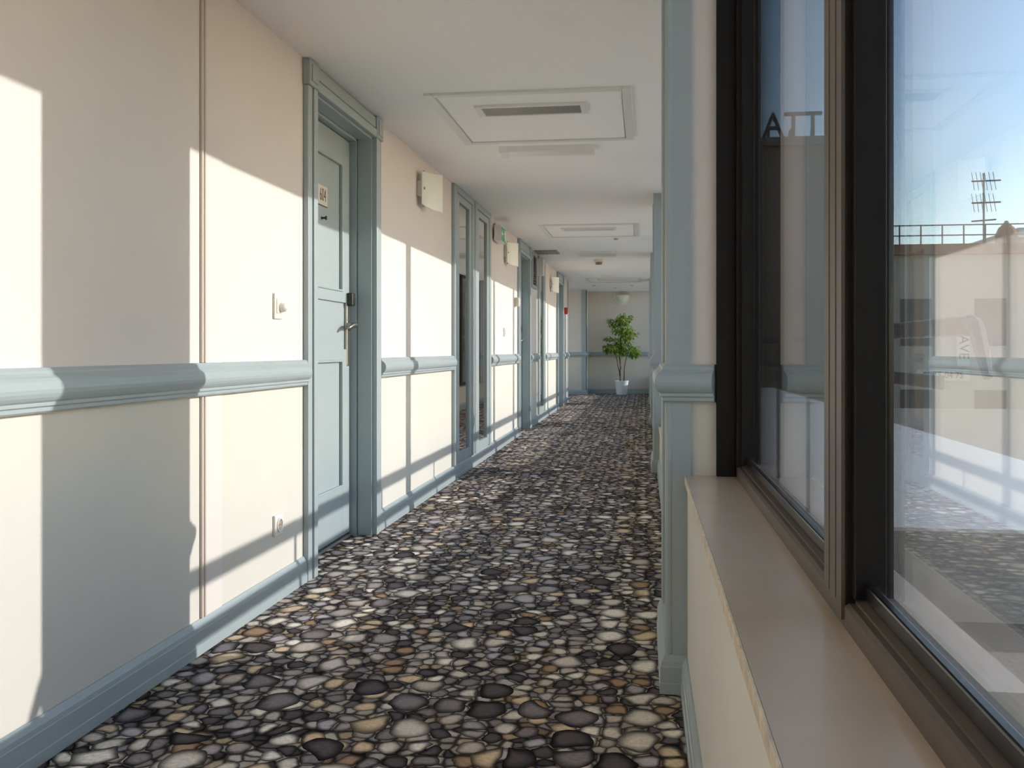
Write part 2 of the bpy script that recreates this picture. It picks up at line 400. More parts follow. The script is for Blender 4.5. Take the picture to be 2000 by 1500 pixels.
# ------------------------------------------------------------------ windows
def window(n, y0, y1, zs, muls, handle=None):
    w = structure(empty('window_%d' % n, (0.29, (y0 + y1) / 2, zs)))
    zt = 2.25 + 0.0052 * y0
    def P(name, m, fn):
        b_ = bmesh.new(); fn(b_); return put(obj(name, b_, m), w)
    P('jamb', BLACKAL, lambda b_: (box(b_, 0.208, 0.262, y1 - 0.022, y1, zs + 0.02, zt, 0.002), box(b_, 0.262, 0.325, y1 - 0.05, y1, zs + 0.02, zt, 0.002), box(b_, 0.275, 0.31, y1 - 0.066, y1 - 0.05, zs + 0.03, zt, 0.002)))
    P('jamb', BLACKAL, lambda b_: (box(b_, 0.208, 0.262, y0, y0 + 0.022, zs + 0.02, zt, 0.002), box(b_, 0.262, 0.325, y0, y0 + 0.05, zs + 0.02, zt, 0.002)))
    def rail_prof(b_):
        along_y(b_, [(0.262, zs + 0.018), (0.262, zs + 0.048), (0.268, zs + 0.052), (0.276, zs + 0.052), (0.276, zs + 0.056), (0.290, zs + 0.060), (0.325, zs + 0.060), (0.325, zs + 0.018)], 0, 1, y0, y1)
    P('bottom_rail', BROWNAL if n == 1 else BLACKAL, rail_prof)
    P('glazing_bead', RUBBER, lambda b_: box(b_, 0.284, 0.297, y0 + 0.05, y1 - 0.05, zs + 0.060, zs + (0.082 if zs > 0.5 else 0.070), 0.003))
    P('top_rail', BLACKAL, lambda b_: box(b_, 0.262, 0.325, y0, y1, zt - 0.012, zt + 0.02))
    ys = [y0 + 0.05]
    for (ma, mb) in muls:
        P('mullion', BROWNAL, lambda b_: (box(b_, 0.258, 0.263, ma, mb, zs + 0.03, zt), box(b_, 0.257, 0.259, ma + 0.035, ma + 0.04, zs + 0.05, zt), box(b_, 0.257, 0.259, mb - 0.04, mb - 0.036, zs + 0.05, zt)))
        P('mullion_body', BLACKAL, lambda b_: (box(b_, 0.2631, 0.325, ma, mb, zs + 0.03, zt, 0.002), box(b_, 0.272, 0.312, ma - 0.016, mb + 0.016, zs + 0.06, zt, 0.002)))
        ys += [ma - 0.01, mb + 0.01]
    ys.append(y1 - 0.05)
    for i in range(0, len(ys), 2):
        for nm, xg in (('pane', 0.298), ('outer_pane', 0.316)):
            o = P(nm, GLASS, lambda b_: box(b_, xg, xg + 0.005, ys[i], ys[i + 1], zs + 0.055, zt))
            o['label'] = 'reflective window pane'
    if handle:
        hy, hz = handle
        def hf(b_):
            box(b_, 0.235, 0.262, hy - 0.016, hy + 0.016, hz - 0.05, hz + 0.05, 0.004)
            tube(b_, [(0.245, hy, hz + 0.01), (0.215, hy, hz + 0.01), (0.208, hy, hz - 0.02), (0.208, hy + 0.004, hz - 0.10)], [0.011, 0.012, 0.013, 0.010], 8)
        P('handle', BLACKAL, hf)
    return w
window(1, bays[2][0], bays[2][1], 0.614, [(1.30, 1.42)])
window(2, bays[1][0], bays[1][1], 0.614, [])
window(3, bays[3][0], bays[3][1], 0.36, [(6.35, 6.43)], handle=(3.47, 0.99))
window(4, bays[4][0], bays[4][1], 0.36, [(9.77, 9.84), (11.17, 11.25)])
window(5, bays[5][0], bays[5][1], 0.36, [(15.0, 15.08), (16.4, 16.48)])
window(6, bays[6][0], bays[6][1], 0.36, [(20.0, 20.08)])
window(7, bays[0][0], bays[0][1], 0.614, [])  # extra bay behind the camera, added to let in more sky
# sills
for i, (y0, y1) in enumerate(bays):
    zt = 0.614 if i <= 2 else 0.36
    bm = bmesh.new(); box(bm, 0.121, 0.335, y0, y1, zt, zt + 0.020, 0.0)
    o = structure(obj('trim_%d' % (100 + i), bm, SILL)); o['label'] = 'beige stone window sill'
    bm = bmesh.new(); box(bm, 0.1165, 0.121, y0, y1, zt - 0.002, zt + 0.0195, 0.001)
    structure(obj('trim_%d' % (110 + i), bm, SILLE))

# ------------------------------------------------------------------ room doors
def room_door(n, y0, y1, number=None, detailed=True):
    d = structure(empty('door_%d' % n, (XW - 0.07, (y0 + y1) / 2, 0)))
    d['label'] = ('blue-grey panelled hotel room door numbered 604' if number else 'recessed blue-grey room door further down the corridor')
    def P(name, m, fn, smooth=False):
        b_ = bmesh.new(); fn(b_); return put(obj(name, b_, m, smooth=smooth), d)
    xd = XW - 0.115              # leaf face
    # casing: two stepped strips each side and across the head, square corner blocks
    for s, ye in ((-1, y0), (1, y1)):
        def cas(b_):
            a, b = sorted((ye + s * 0.0, ye + s * 0.05)); box(b_, XW - 0.001, XW + 0.030, a, b, 0, 2.15, 0.004)
            a, b = sorted((ye + s * 0.050, ye + s * 0.058)); box(b_, XW, XW + 0.012, a, b, 0, 2.15)
            a, b = sorted((ye + s * 0.058, ye + s * 0.11)); box(b_, XW, XW + 0.024, a, b, 0, 2.15, 0.004)
        P('casing', BLUE, cas)
        zc = min(ceil_z(ye) - 0.002, 2.262 + 0.005 * ye)
        a, b = sorted((ye - s * 0.004, ye + s * 0.116))
        P('corner_block', BLUE, lambda b_: (box(b_, XW, XW + 0.034, a, b, 2.15, zc, 0.004), box(b_, XW + 0.03, XW + 0.040, a + 0.022, b - 0.022, 2.168, zc - 0.02, 0.004)))
    zc = ceil_z(y0) - 0.004
    P('head_casing', BLUE, lambda b_: (box(b_, XW, XW + 0.030, y0, y1, 2.15, 2.195, 0.004), box(b_, XW, XW + 0.012, y0, y1, 2.195, 2.203), box(b_, XW, XW + 0.024, y0, y1, 2.203, zc, 0.004)))
    # lining of the reveal with its stop
    for s, ye in ((1, y0), (-1, y1)):
        def lin(b_):
            a, b = sorted((ye, ye + s * 0.012)); box(b_, XW - 0.075, XW + 0.004, a, b, 0, 2.15, 0.002)
            a, b = sorted((ye, ye + s * 0.024)); box(b_, XW - 0.19, XW - 0.078, a, b, 0, 2.15, 0.002)
        P('jamb', BLUE, lin)
    P('head_lining', BLUE, lambda b_: (box(b_, XW - 0.075, XW + 0.004, y0, y1, 2.138, 2.15, 0.002), box(b_, XW - 0.19, XW - 0.078, y0, y1, 2.126, 2.15, 0.002)))
    # leaf
    la, lb = y0 + 0.026, y1 - 0.026
    P('leaf', BLUE, lambda b_: box(b_, xd - 0.04, xd, la, lb, 0.022, 2.122, 0.002))
    P('threshold', GRILLE, lambda b_: box(b_, xd - 0.03, xd + 0.01, la, lb, 0.0, 0.014, 0.002))
    fa, fb = la + 0.045, lb - 0.045
    def frame(b_, za, zb, wt, wb):
        W = 0.115
        box(b_, xd, xd + 0.012, fa, fa + W, za, zb, 0.002); box(b_, xd, xd + 0.012, fb - W, fb, za, zb, 0.002)
        box(b_, xd, xd + 0.012, fa + W, fb - W, zb - wt, zb, 0.002); box(b_, xd, xd + 0.012, fa + W, fb - W, za, za + wb, 0.002)
        # inner moulding
        ia, ib, ja, jb = fa + W, fb - W, za + wb, zb - wt
        for (p, q, r, t) in ((ia, ia + 0.012, ja, jb), (ib - 0.012, ib, ja, jb), (ia, ib, ja, ja + 0.012), (ia, ib, jb - 0.012, jb)):
            box(b_, xd, xd + 0.018, p, q, r, t, 0.004)
    P('panel_frame', BLUE, lambda b_: frame(b_, 1.25, 2.03, 0.055, 0.055))
    P('panel_frame', BLUE, lambda b_: frame(b_, 0.04, 1.005, 0.055, 0.245))
    hy = lb - 0.068
    if detailed:
        h = P('handle_plate', STEEL, lambda b_: box(b_, xd, xd + 0.016, hy - 0.025, hy + 0.025, 0.915, 1.30, 0.004)); h['label'] = 'satin steel lock plate'
        o = P('card_reader', DARK, lambda b_: box(b_, xd + 0.012, xd + 0.046, hy - 0.026, hy + 0.028, 1.235, 1.305, 0.008)); o['label'] = 'black card reader'
        def lev(b_):
            lathe(b_, [(0.0, 0.016), (0.026, 0.016), (0.026, 0.026), (0.014, 0.030), (0.011, 0.06), (0.0, 0.062)], (xd, hy, 1.13), 'x', 20)
            tube(b_, [(xd + 0.054, hy + 0.012, 1.132), (xd + 0.060, hy - 0.02, 1.136), (xd + 0.060, hy - 0.06, 1.134), (xd + 0.056, hy - 0.10, 1.122), (xd + 0.052, hy - 0.125, 1.112)], [0.010, 0.012, 0.011, 0.009, 0.006], 10)
        o = P('lever_handle', STEEL, lev, True); o['label'] = 'curved satin steel lever'
        yc = (la + lb) / 2
        o = P('peephole', DARK, lambda b_: (lathe(b_, [(0, 0), (0.008, 0), (0.005, 0.006), (0.005, 0.018), (0.010, 0.020), (0.010, 0.026), (0, 0.027)], (xd, yc - 0.008, 1.652), 'x', 14)))
        if number:
            pl = P('number_plate', PLATE, lambda b_: box(b_, xd, xd + 0.005, yc - 0.075, yc + 0.065, 1.715, 1.812, 0.001)); pl['label'] = 'beige plate reading 604'
            P('plate_edge', INK, lambda b_: box(b_, xd, xd + 0.006, yc - 0.075, yc + 0.065, 1.7125, 1.7148))
            mw = Matrix.Translation((xd + 0.0055, yc - 0.004, 1.764)) @ Matrix.Rotation(PI / 2, 4, 'Z') @ Matrix.Rotation(PI / 2, 4, 'X')
            text_mesh('digits', '604', 0.092, 0.0006, INK, d, mw, sx=0.66, font_sh=-0.0016)
    return d
room_door(1, *DOORS[0], number='604')
room_door(2, *DOORS[1]); room_door(3, *DOORS[2], detailed=False)

# ------------------------------------------------------------------ tall mirror panels on the left wall
def mirror_panel(y0, y1, label):
    yc = (y0 + y1) / 2; t = empty('mirror_panel', (XW, yc, 0.11)); tag(t, label, 'mirror', 'tall framed mirrors on the left wall')
    zc = ceil_z(yc) - 0.004
    def P(name, m, fn):
        b_ = bmesh.new(); fn(b_); return put(obj(name, b_, m), t)
    for ya, yb in ((y0, y0 + 0.10), (y1 - 0.10, y1)):
        P('casing', BLUE, lambda b_: (box(b_, XW, XW + 0.026, ya, ya + 0.045, 0.111, zc, 0.004), box(b_, XW, XW + 0.012, ya + 0.045, yb - 0.045, 0.111, zc), box(b_, XW, XW + 0.026, yb - 0.045, yb, 0.111, zc, 0.004)))
    P('casing_head', BLUE, lambda b_: (box(b_, XW, XW + 0.026, y0 + 0.10, y1 - 0.10, zc - 0.05, zc, 0.004)))
    a, b = y0 + 0.104, y1 - 0.104
    P('stile', BLUE, lambda b_: box(b_, XW, XW + 0.020, a, a + 0.105, 0.118, zc - 0.054, 0.003))
    P('stile', BLUE, lambda b_: box(b_, XW, XW + 0.020, b - 0.105, b, 0.118, zc - 0.054, 0.003))
    P('rail', BLUE, lambda b_: box(b_, XW, XW + 0.020, a + 0.105, b - 0.105, zc - 0.11, zc - 0.054, 0.003))
    P('rail', BLUE, lambda b_: box(b_, XW, XW + 0.020, a + 0.105, b - 0.105, 0.118, 0.195, 0.003))
    P('mirror', MIRROR, lambda b_: box(b_, XW, XW + 0.004, a + 0.105, b - 0.105, 0.195, zc - 0.11))
mirror_panel(*MIRR[0], 'tall narrow mirror in blue-grey frame, the one nearest door 604')
mirror_panel(*MIRR[1], 'tall narrow mirror in blue-grey frame, second one, next to the exit sign')
mirror_panel(*MIRR[2], 'tall narrow mirror in blue-grey frame beyond the louvred wall vent')

# ------------------------------------------------------------------ small things on the left wall
def sconce(y, z, label, w=0.23, h=0.21):
    t = empty('wall_sconce', (XW, y, z)); tag(t, label, 'wall lamp', 'bent frosted glass sconces on the left wall')
    b_ = bmesh.new(); box(b_, XW, XW + 0.034, y - 0.095, y - 0.03, z - 0.05, z + 0.05, 0.004); put(obj('bracket', b_, WHITE), t)
    b_ = bmesh.new(); n = 12; th = 0.006
    # a glass sheet hugging the wall at its near edge and bending away from it
    pr = []
    for i in range(n + 1):
        s = i / n; pr.append((0.034 + 0.085 * s * s, y - w / 2 + w * s))
    rows = []
    for (d, yy), s in zip(pr, [i / n for i in range(n + 1)]):
        zt_, zb_ = z + h / 2 + 0.01 * s, z - h / 2 - 0.03 * s
        rows.append([b_.verts.new((XW + d, yy, zb_)), b_.verts.new((XW + d, yy, zt_)), b_.verts.new((XW + d + th, yy - 0.002, zt_)), b_.verts.new((XW + d + th, yy - 0.002, zb_))])
    for a, c in zip(rows[:-1], rows[1:]):
        for k in range(4): b_.faces.new((a[k], a[(k + 1) % 4], c[(k + 1) % 4], c[k]))
    b_.faces.new(rows[0]); b_.faces.new(list(reversed(rows[-1])))
    put(obj('glass_shade', b_, FROST), t)
    b_ = bmesh.new(); lathe(b_, [(0, 0), (0.009, 0), (0.009, 0.006), (0, 0.008)], (XW + 0.042, y - 0.075, z), 'x', 12); put(obj('screw_cap', b_, STEEL), t)
    b_ = bmesh.new(); box(b_, XW + 0.025, XW + 0.034, y - 0.04, y - 0.02, z + h / 2 - 0.002, z + h / 2 + 0.016); put(obj('clip', b_, STEEL), t)
    b_ = bmesh.new(); box(b_, XW + 0.025, XW + 0.034, y - 0.04, y - 0.02, z - h / 2 - 0.012, z - h / 2 + 0.002); put(obj('clip', b_, STEEL), t)
sconce(6.10, 2.055, 'bent frosted glass wall sconce between door 604 and the first mirror')
sconce(9.95, 2.03, 'bent frosted glass wall sconce just past the green exit sign')
sconce(14.85, 2.04, 'bent frosted glass wall sconce farthest down the corridor')

t = empty('light_switch', (XW, 3.635, 1.177)); tag(t, 'ivory wall switch with round knob above the rail beside door 604', 'switch')
b_ = bmesh.new(); box(b_, XW, XW + 0.010, 3.592, 3.678, 1.125, 1.228, 0.004); put(obj('plate', b_, IVORY), t)
b_ = bmesh.new(); box(b_, XW + 0.009, XW + 0.014, 3.606, 3.664, 1.148, 1.206, 0.002); put(obj('insert', b_, IVORY), t)
b_ = bmesh.new(); lathe(b_, [(0.020, 0.012), (0.020, 0.022), (0.017, 0.032), (0.010, 0.039), (0, 0.041)], (XW, 3.645, 1.172), 'x', 20); put(obj('knob', b_, WHITE, smooth=True), t)
t = empty('power_socket', (XW, 3.635, 0.30)); tag(t, 'white round-well power socket low on the wall beside door 604', 'socket')
b_ = bmesh.new(); box(b_, XW, XW + 0.011, 3.592, 3.676, 0.258, 0.342, 0.003); put(obj('plate', b_, WHITE), t)
b_ = bmesh.new(); lathe(b_, [(0.029, 0.010), (0.029, 0.016), (0.0235, 0.016), (0.022, 0.0115), (0.0, 0.0115)], (XW, 3.636, 0.30), 'x', 24); put(obj('well_ring', b_, WHITE, smooth=False), t)
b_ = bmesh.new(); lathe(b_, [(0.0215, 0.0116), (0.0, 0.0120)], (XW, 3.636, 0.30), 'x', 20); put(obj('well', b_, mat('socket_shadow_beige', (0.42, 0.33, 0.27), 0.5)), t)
b_ = bmesh.new()
for dy in (-0.009, 0.009): lathe(b_, [(0.003, 0.0120), (0.003, 0.0128), (0, 0.0128)], (XW, 3.636 + dy, 0.30), 'x', 8)
put(obj('pin_hole', b_, DARK), t)
t = empty('call_button', (XW, 9.86, 1.19)); tag(t, 'small ivory switch plate between second mirror and the far room door', 'switch')
b_ = bmesh.new(); box(b_, XW, XW + 0.012, 9.82, 9.90, 1.145, 1.235, 0.003); put(obj('plate', b_, IVORY), t)
b_ = bmesh.new(); box(b_, XW + 0.011, XW + 0.018, 9.84, 9.88, 1.165, 1.215, 0.003); put(obj('rocker', b_, WHITE), t)
t = empty('wall_box', (XW, 10.72, 1.55)); tag(t, 'small beige box on the wall close before the second room door', 'sensor box')
b_ = bmesh.new(); box(b_, XW, XW + 0.05, 10.67, 10.77, 1.50, 1.60, 0.006); put(obj('case', b_, IVORY), t)
b_ = bmesh.new(); box(b_, XW + 0.049, XW + 0.053, 10.685, 10.755, 1.515, 1.585, 0.001); put(obj('cover', b_, WHITE), t)
t = empty('fire_alarm', (XW, 17.55, 1.73)); tag(t, 'red fire alarm call box at the far end of the left wall', 'fire alarm')
b_ = bmesh.new(); box(b_, XW, XW + 0.055, 17.47, 17.63, 1.67, 1.79, 0.006); put(obj('case', b_, RED), t)
b_ = bmesh.new(); box(b_, XW + 0.054, XW + 0.058, 17.51, 17.59, 1.70, 1.76); put(obj('glass', b_, mat('alarm_glass', (0.75, 0.1, 0.1), 0.2)), t)

t = empty('exit_sign', (XW + 0.06, 9.22, 2.13)); tag(t, 'green and white emergency exit sign box high on the left wall', 'exit sign')
b_ = bmesh.new(); box(b_, XW + 0.02, XW + 0.088, 9.07, 9.40, 2.065, 2.215, 0.004); put(obj('case', b_, WHITE), t)
b_ = bmesh.new(); box(b_, XW, XW + 0.02, 9.15, 9.32, 2.10, 2.24); put(obj('mount', b_, GRILLE), t)
b_ = bmesh.new(); box(b_, XW + 0.087, XW + 0.090, 9.082, 9.388, 2.068, 2.202); put(obj('face', b_, GREEN), t)
def pict(b_):
    X0, X1 = XW + 0.0895, XW + 0.0915
    box(b_, X0, X1, 9.31, 9.37, 2.08, 2.19)                               # doorway
    lathe(b_, [(0.010, 0.0895), (0.010, 0.0915), (0, 0.0915)], (XW, 9.262, 2.178), 'x', 12)   # runner: head, body, limbs
    for p in ([(9.255, 2.165), (9.245, 2.130)], [(9.245, 2.130), (9.265, 2.105), (9.258, 2.082)], [(9.245, 2.130), (9.225, 2.108), (9.205, 2.106)], [(9.255, 2.16), (9.275, 2.145), (9.288, 2.155)], [(9.252, 2.158), (9.232, 2.150), (9.226, 2.135)]):
        tube(b_, [(X0 + 0.001, q[0], q[1]) for q in p], 0.006, 6)
    prism(b_, [(9.10, 2.135), (9.135, 2.165), (9.135, 2.145), (9.185, 2.145), (9.185, 2.125), (9.135, 2.125), (9.135, 2.105)], lambda p: (X0, p[0], p[1]), lambda p: (X1, p[0], p[1]))
b_ = bmesh.new(); pict(b_); o = put(obj('pictogram', b_, WHITE), t); o['label'] = 'white running figure, doorway and arrow'

t = empty('wall_vent', (XW, 12.52, 2.05)); tag(t, 'brown louvred vent grille high on left wall past second room door', 'vent')
b_ = bmesh.new()
for ya, yb, za, zb in ((12.27, 12.31, 1.82, 2.29), (12.73, 12.77, 1.82, 2.29), (12.31, 12.73, 1.82, 1.86), (12.31, 12.73, 2.25, 2.29)): box(b_, XW, XW + 0.025, ya, yb, za, zb, 0.003)
put(obj('frame', b_, BLUE), t)
b_ = bmesh.new(); box(b_, XW, XW + 0.004, 12.31, 12.73, 1.86, 2.25); put(obj('backing', b_, DARK), t)
me = None
for i in range(12):
    z = 1.876 + i * 0.0325
    if me is None:
        b_ = bmesh.new(); prism(b_, [(0.004, 0.0), (0.022, -0.016), (0.024, -0.012), (0.006, 0.006)], lambda p: (p[0], -0.21, p[1]), lambda p: (p[0], 0.21, p[1]))
        o = obj('slat', b_, LOUV); me = o.data
    else:
        o = bpy.data.objects.new('slat', me); COL.objects.link(o)
    o.location = (XW, 12.52, z); put(o, t)
t = empty('junction_box', (XW, 12.90, 2.10)); tag(t, 'white box under the ceiling beside the louvred vent', 'junction box')
b_ = bmesh.new(); box(b_, XW, XW + 0.10, 12.84, 12.98, 2.02, 2.25, 0.006); put(obj('case', b_, WHITE), t)
b_ = bmesh.new(); box(b_, XW + 0.099, XW + 0.104, 12.855, 12.965, 2.035, 2.235, 0.001); put(obj('cover', b_, WHITE), t)
zc = ceil_z(12.5)
t = empty('ceiling_vent', (-1.2, 12.55, zc)); tag(t, 'small dark brown vent in the ceiling above the louvred grille', 'vent')
b_ = bmesh.new(); box(b_, -1.43, -1.13, 12.3, 12.8, zc - 0.006, zc + 0.01); put(obj('plate', b_, LOUV), t)
b_ = bmesh.new()
for i in range(6): box(b_, -1.41 + i * 0.046, -1.385 + i * 0.046, 12.32, 12.78, zc - 0.012, zc - 0.005)
put(obj('fins', b_, LOUV), t)

# ------------------------------------------------------------------ ceiling fittings
def hatch(y0, y1, label, kind):
    zc = ceil_z((y0 + y1) / 2); t = empty('ceiling_hatch', (-0.57, (y0 + y1) / 2, zc)); tag(t, label, 'hatch', 'white access hatches in the ceiling')
    x0, x1 = -1.08, -0.06
    z0 = zc - 0.016
    for nm, d in (('frame', (x0, x0 + 0.045, y0, y1)), ('frame', (x1 - 0.045, x1, y0, y1)), ('frame', (x0 + 0.045, x1 - 0.045, y0, y0 + 0.045)), ('frame', (x0 + 0.045, x1 - 0.045, y1 - 0.045, y1))):
        b_ = bmesh.new(); box(b_, *d, z0, zc + 0.01, 0.003); put(obj(nm, b_, GREYW), t)
    b_ = bmesh.new(); box(b_, x0 + 0.053, x1 - 0.053, y0 + 0.050, y1 - 0.050, zc - 0.008, zc + 0.01); put(obj('panel', b_, CEIL), t)
    gy = y0 + 0.34; gx0, gx1 = -0.87, -0.29
    b_ = bmesh.new()
    for d in ((gx0, gx0 + 0.035, gy - 0.10, gy + 0.10), (gx1 - 0.035, gx1, gy - 0.10, gy + 0.10), (gx0 + 0.035, gx1 - 0.035, gy - 0.10, gy - 0.08), (gx0 + 0.035, gx1 - 0.035, gy + 0.08, gy + 0.10)): box(b_, *d, zc - 0.022, zc - 0.006, 0.003)
    put(obj('grille_frame', b_, WHITE), t)
    b_ = bmesh.new(); box(b_, gx0 + 0.035, gx1 - 0.035, gy - 0.08, gy + 0.08, zc - 0.010, zc - 0.006); put(obj('grille_back', b_, DARK if kind else GRILLE), t)
    me = None
    for i in range(14):
        if me is None:
            b_ = bmesh.new(); prism(b_, [(-0.002, -0.018), (0.003, -0.018), (0.001, -0.009), (-0.004, -0.009)], lambda p: (gx0 + 0.036, p[0], p[1]), lambda p: (gx1 - 0.036, p[0], p[1]))
            o = obj('slat', b_, GRILLE if kind else WHITE); me = o.data
        else:
            o = bpy.data.objects.new('slat', me); COL.objects.link(o)
        o.location = (0, gy - 0.073 + i * 0.0112, zc); put(o, t)
hatch(4.57, 5.70, 'large white ceiling hatch with metal grille nearest the camera', True)
hatch(9.70, 10.78, 'white ceiling hatch with pale grille, middle of the corridor', False)
hatch(17.5, 18.6, 'white ceiling hatch farthest away near the back wall', False)
def strip_lamp(y, x0, x1, w, label, dark=False):
    zc = ceil_z(y); t = empty('ceiling_strip_lamp', ((x0 + x1) / 2, y, zc)); tag(t, label, 'ceiling lamp', 'strip lamps fixed to the ceiling')
    b_ = bmesh.new(); prism(b_, [(-w / 2, 0.006), (w / 2, 0.006), (w / 2 - 0.025, -0.032), (-w / 2 + 0.025, -0.032)], lambda p: (x0 + 0.05, y + p[0], zc + p[1]), lambda p: (x1 - 0.05, y + p[0], zc + p[1])); put(obj('diffuser', b_, DIFF), t)
    for a, b in ((x0, x0 + 0.05), (x1 - 0.05, x1)):
        b_ = bmesh.new(); prism(b_, [(-w / 2 - 0.004, 0.006), (w / 2 + 0.004, 0.006), (w / 2 - 0.022, -0.036), (-w / 2 + 0.022, -0.036)], lambda p: (a, y + p[0], zc + p[1]), lambda p: (b, y + p[0], zc + p[1])); put(obj('end_cap', b_, WHITE), t)
    if dark:
        b_ = bmesh.new(); lathe(b_, [(0, -0.040), (0.04, -0.040), (0.05, -0.030)], (x0 + 0.12, y, zc), 'z', 20); put(obj('sensor', b_, WHITE), t)
strip_lamp(5.95, -0.90, -0.31, 0.20, 'white prismatic strip lamp behind the nearest ceiling hatch')
strip_lamp(12.75, -0.88, -0.38, 0.5, 'wide emergency strip lamp with round sensor before the smoke detector', True)
strip_lamp(17.0, -0.75, -0.43, 0.2, 'small strip lamp in front of the farthest ceiling hatch')
def disc(name, x, y, r, h, label, cat, m1, m2):
    zc = ceil_z(y); t = empty(name, (x, y, zc)); tag(t, label, cat)
    b_ = bmesh.new(); lathe(b_, [(0, 0.004), (r, 0.004), (r, -h * 0.45), (r * 0.9, -h * 0.55), (0, -h * 0.55)], (x, y, zc), 'z', 24); put(obj('base', b_, m1), t)
    b_ = bmesh.new(); lathe(b_, [(r * 0.68, -h * 0.54), (r * 0.62, -h), (0, -h * 1.05)], (x, y, zc), 'z', 24); put(obj('head', b_, m2), t)
disc('smoke_detector', -0.65, 13.75, 0.075, 0.075, 'round ivory smoke detector on the ceiling beyond the wide strip lamp', 'smoke detector', IVORY, LOUV)
disc('ceiling_sensor', -0.32, 10.95, 0.035, 0.03, 'tiny round sensor on the ceiling behind the middle hatch', 'sensor', WHITE, GRILLE)
for x, lab in ((-1.02, 'left'), (-0.62, 'middle'), (-0.25, 'right')):
    disc('downlight', x, 19.6 if lab != 'middle' else 20.4, 0.05, 0.02, 'small round ceiling downlight before the back wall, %s of three' % lab, 'downlight', WHITE, GRILLE)

# ------------------------------------------------------------------ back wall lamp
t = empty('uplighter', (-0.50, 22.0, 2.20)); tag(t, 'half-round frosted uplighter on the back wall above the plant', 'wall lamp')
b_ = bmesh.new(); n = 10; rings = []
for j in range(n + 1):                               # quarter sphere bowl, open at the top
    ph = (PI / 2) * j / n; r = 0.155 * math.cos(ph); z = -0.19 * math.sin(ph)
    rings.append([b_.verts.new((-0.50 + r * math.cos(a), 21.985 - 0.7 * r * math.sin(a), 2.27 + z)) for a in [PI * k / 16 for k in range(17)]])
for a, c in zip(rings[:-1], rings[1:]):
    for k in range(16):
        if (a[k].co - c[k].co).length > 1e-6: b_.faces.new((a[k], a[k + 1], c[k + 1], c[k]))
bmesh.ops.remove_doubles(b_, verts=b_.verts, dist=1e-5)
put(obj('bowl', b_, FROST, smooth=True), t)
b_ = bmesh.new(); ring = [(math.cos(-PI * k / 20), math.sin(-PI * k / 20)) for k in range(21)]
prism(b_, [(0.19 * c, 0.235 * s) for c, s in ring] + [(0.15 * c, 0.185 * s) for c, s in reversed(ring)], lambda p: (-0.50 + p[0], 22.0, 2.275 + p[1]), lambda p: (-0.50 + p[0], 21.97, 2.275 + p[1]))
put(obj('rim', b_, WHITE), t)

# ------------------------------------------------------------------ potted tree
PX, PY = -0.50, 21.45
t = empty('potted_tree', (PX, PY, 0)); tag(t, 'leafy green ficus tree in a white pot at the back wall', 'potted plant')
b_ = bmesh.new(); lathe(b_, [(0, 0.0), (0.115, 0.0), (0.118, 0.008), (0.150, 0.290), (0.158, 0.292), (0.158, 0.315), (0.142, 0.315), (0.138, 0.27), (0, 0.27)], (PX, PY, 0), 'z', 32); pot = put(obj('pot', b_, POT), t)
b_ = bmesh.new()
for z in (0.08, 0.15, 0.22): lathe(b_, [(0.1185 + 0.032 * z / 0.29, z - 0.004), (0.1225 + 0.032 * z / 0.29, z), (0.1185 + 0.032 * z / 0.29, z + 0.004)], (PX, PY, 0), 'z', 32)
put(obj('rib', b_, POT), t)
b_ = bmesh.new(); lathe(b_, [(0, 0.272), (0.138, 0.272), (0.05, 0.285), (0, 0.288)], (PX, PY, 0), 'z', 20); put(obj('soil', b_, SOIL), t)
stems = [[(-0.03, 0, 0.28), (-0.04, 0.0, 0.45), (-0.02, 0.0, 0.62), (-0.05, 0, 0.85), (-0.03, 0, 1.15), (0.0, 0, 1.45), (0.02, 0, 1.70)],
         [(-0.035, 0.01, 0.45), (-0.08, 0.02, 0.65), (-0.12, 0.02, 0.85), (-0.18, 0, 1.0), (-0.24, 0, 1.12)],
         [(0.05, 0.0, 0.28), (0.06, 0.0, 0.6), (0.10, 0.0, 0.82), (0.15, -0.02, 0.95), (0.20, -0.03, 1.10)]]
for i, s in enumerate(stems):
    b_ = bmesh.new(); k = len(s); tube(b_, [(PX + p[0], PY + p[1], p[2]) for p in s], [(0.024 if i == 0 else 0.015) * (1 - 0.65 * j / (k - 1)) for j in range(k)], 8); put(obj('trunk' if i == 0 else 'stem', b_, BARK, smooth=True), t)
def leaf_mat():
    m = bpy.data.materials.new('ficus_leaf'); m.use_nodes = True; nt = m.node_tree; b = nt.nodes['Principled BSDF']
    oi = nt.nodes.new('ShaderNodeTexCoord'); n = nt.nodes.new('ShaderNodeTexNoise'); n.inputs['Scale'].default_value = 11; n.inputs['Detail'].default_value = 1
    nt.links.new(oi.outputs['Object'], n.inputs['Vector'])
    r = nt.nodes.new('ShaderNodeValToRGB'); r.color_ramp.elements[0].color = (0.06, 0.15, 0.015, 1); r.color_ramp.elements[1].color = (0.34, 0.47, 0.07, 1)
    r.color_ramp.elements[0].position = 0.35; r.color_ramp.elements[1].position = 0.68
    nt.links.new(n.outputs[0], r.inputs[0]); nt.links.new(r.outputs[0], b.inputs['Base Color']); b.inputs['Roughness'].default_value = 0.4
    tl = nt.nodes.new('ShaderNodeBsdfTranslucent'); mx = nt.nodes.new('ShaderNodeMixShader'); mx.inputs[0].default_value = 0.35
    nt.links.new(r.outputs[0], tl.inputs[0]); nt.links.new(b.outputs[0], mx.inputs[1]); nt.links.new(tl.outputs[0], mx.inputs[2])
    nt.links.new(mx.outputs[0], nt.nodes['Material Output'].inputs[0])
    return m
LEAF = leaf_mat()
b_ = bmesh.new(); rnd = random.Random(3)
